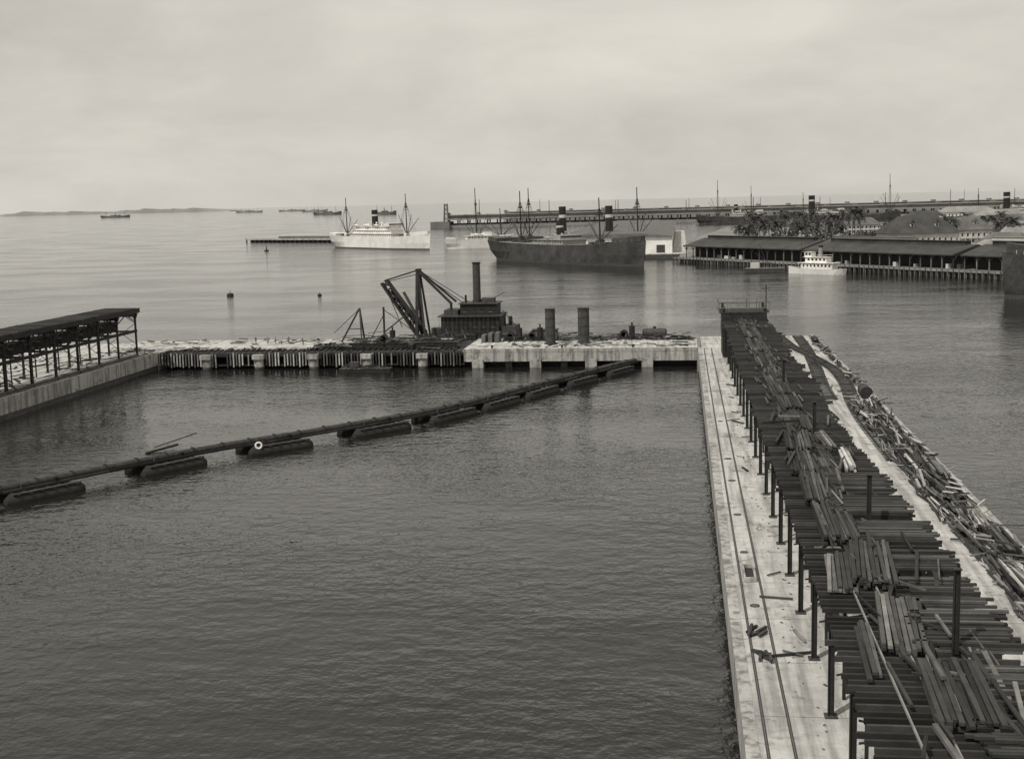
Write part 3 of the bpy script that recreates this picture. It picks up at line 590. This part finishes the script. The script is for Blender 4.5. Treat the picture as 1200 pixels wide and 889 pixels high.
for i in range(60): y=769+i*8; a.box(-4.7,-4.62,y,y+4,3,7.6,ROOFM)
a.make('pier_warehouse')
def house(name,x,y,w,d,h,rh,rot=0,wall=OFFW,roof=ROOFD,dorm=True,hip=.35):
    a=MB(); a.box(-w/2,w/2,-d/2,d/2,0,h,wall); o=1.3; hx=w/2*(1-hip)
    a.add([(-w/2-o,-d/2-o,h),(w/2+o,-d/2-o,h),(w/2+o,d/2+o,h),(-w/2-o,d/2+o,h),(-hx,0,h+rh),(hx,0,h+rh)],[(0,1,5,4),(2,3,4,5),(1,2,5),(3,0,4),(3,2,1,0)],roof)
    fl=max(1,int(h/3.2)); n=max(2,int(w/3))
    for k in range(fl):
        for i in range(n):
            xx=-w/2+(i+.5)*w/n
            for yy in (-d/2-.03,d/2+.03): a.box(xx-.5,xx+.5,yy-.03,yy+.03,k*3.2+1,k*3.2+2.6,GLASS)
        m2=max(2,int(d/3))
        for i in range(m2):
            yy=-d/2+(i+.5)*d/m2
            for xx in (-w/2-.03,w/2+.03): a.box(xx-.03,xx+.03,yy-.5,yy+.5,k*3.2+1,k*3.2+2.6,GLASS)
        a.box(-w/2-1,w/2+1,-d/2-1.2,-d/2-.07,k*3.2-.1,k*3.2+.08,wall)
        for i in range(n+1): xx=-w/2-.9+i*(w+1.8)/n; a.box(xx-.1,xx+.1,-d/2-1.15,-d/2-.95,k*3.2+.08,k*3.2+3.1,wall)
    if dorm:
        for xx in (-w*.2,w*.2):
            a.box(xx-1,xx+1,-d/2*.65,0,h+.2,h+rh*.62,wall); a.add([(xx-1.4,-d/2*.7,h+rh*.6),(xx+1.4,-d/2*.7,h+rh*.6),(xx+1.4,0,h+rh*.6),(xx-1.4,0,h+rh*.6),(xx,-d/2*.7,h+rh*.85),(xx,0,h+rh*.85)],[(0,1,4),(0,4,5,3),(1,2,5,4)],roof); a.box(xx-.5,xx+.5,-d/2*.65-.06,-d/2*.65-.02,h+.6,h+rh*.55,GLASS)
    return a.make(name,loc=(x,y,2.61),rot=rot)
house('customs_house',122,690,34,24,11.5,8.5,.3,OFFW,ROOFD)
house('customs_house',156,750,28,20,11,7.5,.2,OFFW,ROOFM)
for (x,y,w_,d_,h_,rh,ro,wa,rf) in ((205,800,22,14,9,5,.1,WHITE,ROOFL),(176,790,18,12,9,5,-.2,WHITE,ROOFM),(190,850,20,14,10,5,.3,WHITE,ROOFD),(215,880,24,14,10,5,0,OFFW,ROOFM),(160,900,22,14,10,5,.2,WHITE,ROOFL),(235,900,24,14,10,5,.1,OFFW,ROOFL),(180,960,30,14,10,5,0,OFFW,ROOFL),(240,980,34,16,10,5,.1,WHITE,ROOFM),(130,960,24,14,10,5,.2,OFFW,ROOFM),(150,620,24,14,8,5,-.9,BUFF,ROOFM),(172,690,18,12,9,5,-.3,WHITE,ROOFL),(188,740,18,12,9,5,.1,WHITE,ROOFD),(90,1050,26,14,9,5,.1,OFFW,ROOFM),(260,1100,40,16,12,5,.1,WHITE,ROOFL),(200,1100,30,16,12,5,.1,WHITE,ROOFD),(250,1180,50,16,14,5,.1,WHITE,ROOFL)):
    house('timber_house',x,y,w_,d_,h_,rh,ro,wa,rf,False)
pm=MB(); hT=9.5
pts=[Vector((.9*math.sin(k/8*1.3)*k/8,0,hT*k/8)) for k in range(9)]
for k in range(8): pm.cyl(pts[k],pts[k+1],.26-.02*k,.24-.02*k,8,TRUNK,cap=False)
top=pts[-1]
for i in range(26):
    az=i*2.4+U(-.2,.2); el=U(-.45,1.15); ln=U(2.8,3.9); d=Vector((math.cos(az)*math.cos(el),math.sin(az)*math.cos(el),math.sin(el))); sd_=Vector((-math.sin(az),math.cos(az),0)); pprev=top.copy()
    for k in range(8):
        d=(d+Vector((0,0,-.2))).normalized(); pn=pprev+d*ln/8; wv=(.8 if 0<k<6 else .5)
        for sg in (-1,1):
            if R()<.92: pm.add([pprev,pprev.lerp(pn,.75),pprev.lerp(pn,.9)+sd_*sg*wv*U(.7,1.1)+Vector((0,0,-.4*wv)),pprev.lerp(pn,.45)+sd_*sg*wv*U(.6,1)+Vector((0,0,-.35*wv))],[(0,1,2,3)],LEAF)
        pprev=pn
first=pm.make('palm_tree',loc=(62,715,2.6)); first.scale=(1.7,1.7,2.0)
pl_=[]
for i in range(24):
    Y=U(690,760); pl_.append((Y*(.044+.096*(i+U(-.35,.35))/24),Y,U(1.5,2.4)))
for i in range(12):
    Y=U(680,860); pl_.append((Y*U(.165,.25),Y,U(1.4,1.9)))
for X,Y,s_ in pl_:
    o=bpy.data.objects.new('palm_tree',first.data); sc.collection.objects.link(o); o.location=(X,Y,2.6); o.scale=(1.6,1.6,s_); o.rotation_euler=(U(-.05,.05),U(-.05,.05),U(0,6.28))
tm=MB()
for i in range(110):
    Y=U(760,1150); X=Y*U(.05,.25)
    hh_=U(5,9) if X/Y<.15 else U(7,12); rr=U(2.5,5); tm.cyl((X,Y,2.5),(X,Y,2.5+hh_*.6),.35,.2,6,TRUNK)
    for k in range(60):
        th=U(0,6.28); cz=U(-1,1); q_=U(.55,1.05)*rr; sx=math.sqrt(1-cz*cz); cpt=Vector((X+math.cos(th)*sx*q_,Y+math.sin(th)*sx*q_,2.5+hh_*.75+cz*q_*.65)); s1=U(.5,1.2)
        e1=Vector((U(-1,1),U(-1,1),U(-1,1))).normalized()*s1; e2=Vector((U(-1,1),U(-1,1),U(-1,1))).normalized()*s1
        tm.add([cpt-e1,cpt-e2,cpt+e1,cpt+e2],[(0,1,2,3)],LEAF)
tm.make('tree_row')
# ------------------------------------------------------------ far coaling pier
def farpier(name,A,B,z0,z1,depth,m1,m2,bay=14):
    A=Vector((A[0],A[1],0));B=Vector((B[0],B[1],0)); d=B-A; Ln=d.length; a=MB()
    a.box(0,Ln,0,depth,-3,4,m2)
    n=int(Ln/bay)
    for i in range(n+1):
        x=i*Ln/n
        for y in (1,depth-1): a.box(x-.9,x+.9,y-.6,y+.6,4,z0,m1)
        if i%3==0: a.box(x-2,x+2,depth*.3,depth*.6,z1+1.2,z1+4,m1)
        if i%7==3: a.cyl((x,depth*.2,z1),(x,depth*.2,z1+U(12,22)),.5,.35,6,STEEL2)
    a.box(0,Ln,8,depth-8,4,z0*.55,STEEL2)
    a.box(-4,Ln+4,-3,depth+3,z0,z0+1.6,m2); a.box(0,Ln,depth*.3,depth*.7,z0+1.6,z1,m1); a.box(-2,Ln+2,depth*.25,depth*.75,z1,z1+1.2,m2)
    return a.make(name,loc=A,rot=math.atan2(d.y,d.x))
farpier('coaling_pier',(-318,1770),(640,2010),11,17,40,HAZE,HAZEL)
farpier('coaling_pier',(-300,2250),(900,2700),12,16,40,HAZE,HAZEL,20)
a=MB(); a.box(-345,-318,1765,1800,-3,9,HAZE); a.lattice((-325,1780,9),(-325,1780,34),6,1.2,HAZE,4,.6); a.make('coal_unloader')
jA=Vector((-439,1264,0)); jd=Vector((106,-58,0)); a=MB()
a.box(0,121,0,26,2.2,3.6,CONW)
for i in range(20): a.cyl((i*6.3+1,1,-2),(i*6.3+1,1,2.2),.7,.7,8,STEEL2)
a.box(1,120,6,24,-2,2.2,BLACK); a.box(40,120,8,20,3.6,5.5,ROOFM)  # black block under the jetty deck is painted shade
a.make('jetty',loc=jA,rot=math.atan2(jd.y,jd.x))
for (x,y,k) in ((-179,494,1.15),(-141,490,.7)):
    a=MB(); a.cyl((x,y,-.4),(x,y,.9*k),1.25*k,1.1*k,18,STEEL); a.cyl((x,y,.9*k),(x,y,1.2*k),1.1*k,.3*k,18,STEEL2); a.cyl((x,y,1.2*k),(x,y,2.0*k),.12,.12,8,STEEL); a.make('mooring_buoy')
a=MB(); a.cyl((-330,1000,-.3),(-330,1000,1),2,1.6,14,STEEL); a.cyl((-330,1000,1),(-330,1000,4.5),.6,.1,10,STEEL); a.make('channel_buoy')
# ------------------------------------------------------------ distant land
a=MB(); N=90; v=[]
for i in range(N+1):
    t=i/N; x=-7900+t*2700; y=14100+t*350; h=(26+7*math.sin(t*9+1)+6*math.sin(t*23)+6*math.sin(t*61)+R()*9)*min(1,t*9,(1-t)*6)+5
    v+=[(x,y,-5),(x+10,y+20,h),(x+50,y+1800,-5)]
fs=[]
for i in range(N): fs+=[(i*3,(i+1)*3,(i+1)*3+1,i*3+1),(i*3+1,(i+1)*3+1,(i+1)*3+2,i*3+2)]
a.add(v,fs,LAND); a.make('distant_shoreline')
# ------------------------------------------------------------ workers
def cloth(name,lo,hi):
    m=bpy.data.materials.new(name); m.use_nodes=True; nt=m.node_tree; b=nt.nodes['Principled BSDF']
    tc=nt.nodes.new('ShaderNodeTexCoord'); sp=nt.nodes.new('ShaderNodeSeparateXYZ'); nt.links.new(tc.outputs['Object'],sp.inputs[0])
    cr=nt.nodes.new('ShaderNodeValToRGB'); cr.color_ramp.interpolation='CONSTANT'; e=cr.color_ramp.elements
    e[0].position=0; e[0].color=(.03,.03,.03,1); e[1].position=.05; e[1].color=(lo,lo,lo,1)
    x=e.new(.5); x.color=(hi,hi,hi,1); x=e.new(.8); x.color=(.12,.11,.1,1); x=e.new(.915); x.color=(.3,.3,.28,1)
    d=math_(nt,'DIVIDE',sp.outputs[2],1.9); nt.links.new(d,cr.inputs[0]); nt.links.new(cr.outputs[0],b.inputs['Base Color']); b.inputs['Roughness'].default_value=.9; return m
def worker(x,y,z,rot,lean=0,arm=0,dark=.08,shirt=.55):
    V=[(0,0,.95),(0,lean*.3,1.2),(0,lean*.8,1.45),(0,lean,1.56),(0,lean*1.15,1.7),(0,lean*1.15,1.8),
       (-.1,0,.9),(-.13,.06,.5),(-.14,-.02,.08),(-.14,.13,.04),(.1,0,.9),(.14,-.08,.5),(.16,-.12,.08),(.16,.04,.04),
       (-.2,lean*.8,1.43),(-.27,lean*.8+.04+arm*.15,1.17),(-.24,lean*.8+.18+arm*.3,.95+arm*.2),(.2,lean*.8,1.43),(.28,lean*.8+.02,1.16),(.27,lean*.8+.12,.92)]
    E=[(0,1),(1,2),(2,3),(3,4),(4,5),(0,6),(6,7),(7,8),(8,9),(0,10),(10,11),(11,12),(12,13),(2,14),(14,15),(15,16),(2,17),(17,18),(18,19)]
    Rr=[.15,.14,.16,.06,.1,.09,.1,.075,.05,.045,.1,.075,.05,.045,.075,.05,.035,.075,.05,.035]
    me=bpy.data.meshes.new('worker'); me.from_pydata(V,E,[])
    bm=bmesh.new(); bm.from_mesh(me); bm.verts.layers.skin.verify(); bm.to_mesh(me); bm.free()
    for i,rr in enumerate(Rr):
        sk=me.skin_vertices[0].data[i]; sk.radius=(rr,rr*.8); sk.use_root=(i==0)
    o=bpy.data.objects.new('worker',me); sc.collection.objects.link(o); o.location=(x,y,z); o.rotation_euler=(0,0,rot)
    o.modifiers.new('skin','SKIN'); sb=o.modifiers.new('sub','SUBSURF'); sb.levels=1; sb.render_levels=1
    me.materials.append(cloth('work_clothes',dark,shirt))
for (x,y,ro,le,ar,dk,st) in ((-92.8,279,.4,.15,1,.06,.2),(-91.2,279.6,2.2,.05,0,.05,.1),(-89.5,278.6,-1,.3,1,.1,.3),(-88.2,280,3,.1,.5,.04,.12),(-96,280,1,.0,0,.05,.15),(-59,281,1,.1,1,.05,.5),(-36,276,2,.1,1,.05,.1),(-24.5,279,1,.2,1,.05,.1),(-12,280,-2,.1,0,.04,.08),(-84,277,1.4,.1,1,.05,.1)):
    worker(x,y,DZ+.12 if x<-50 else DZ+.01,ro,le,ar,dk,st)
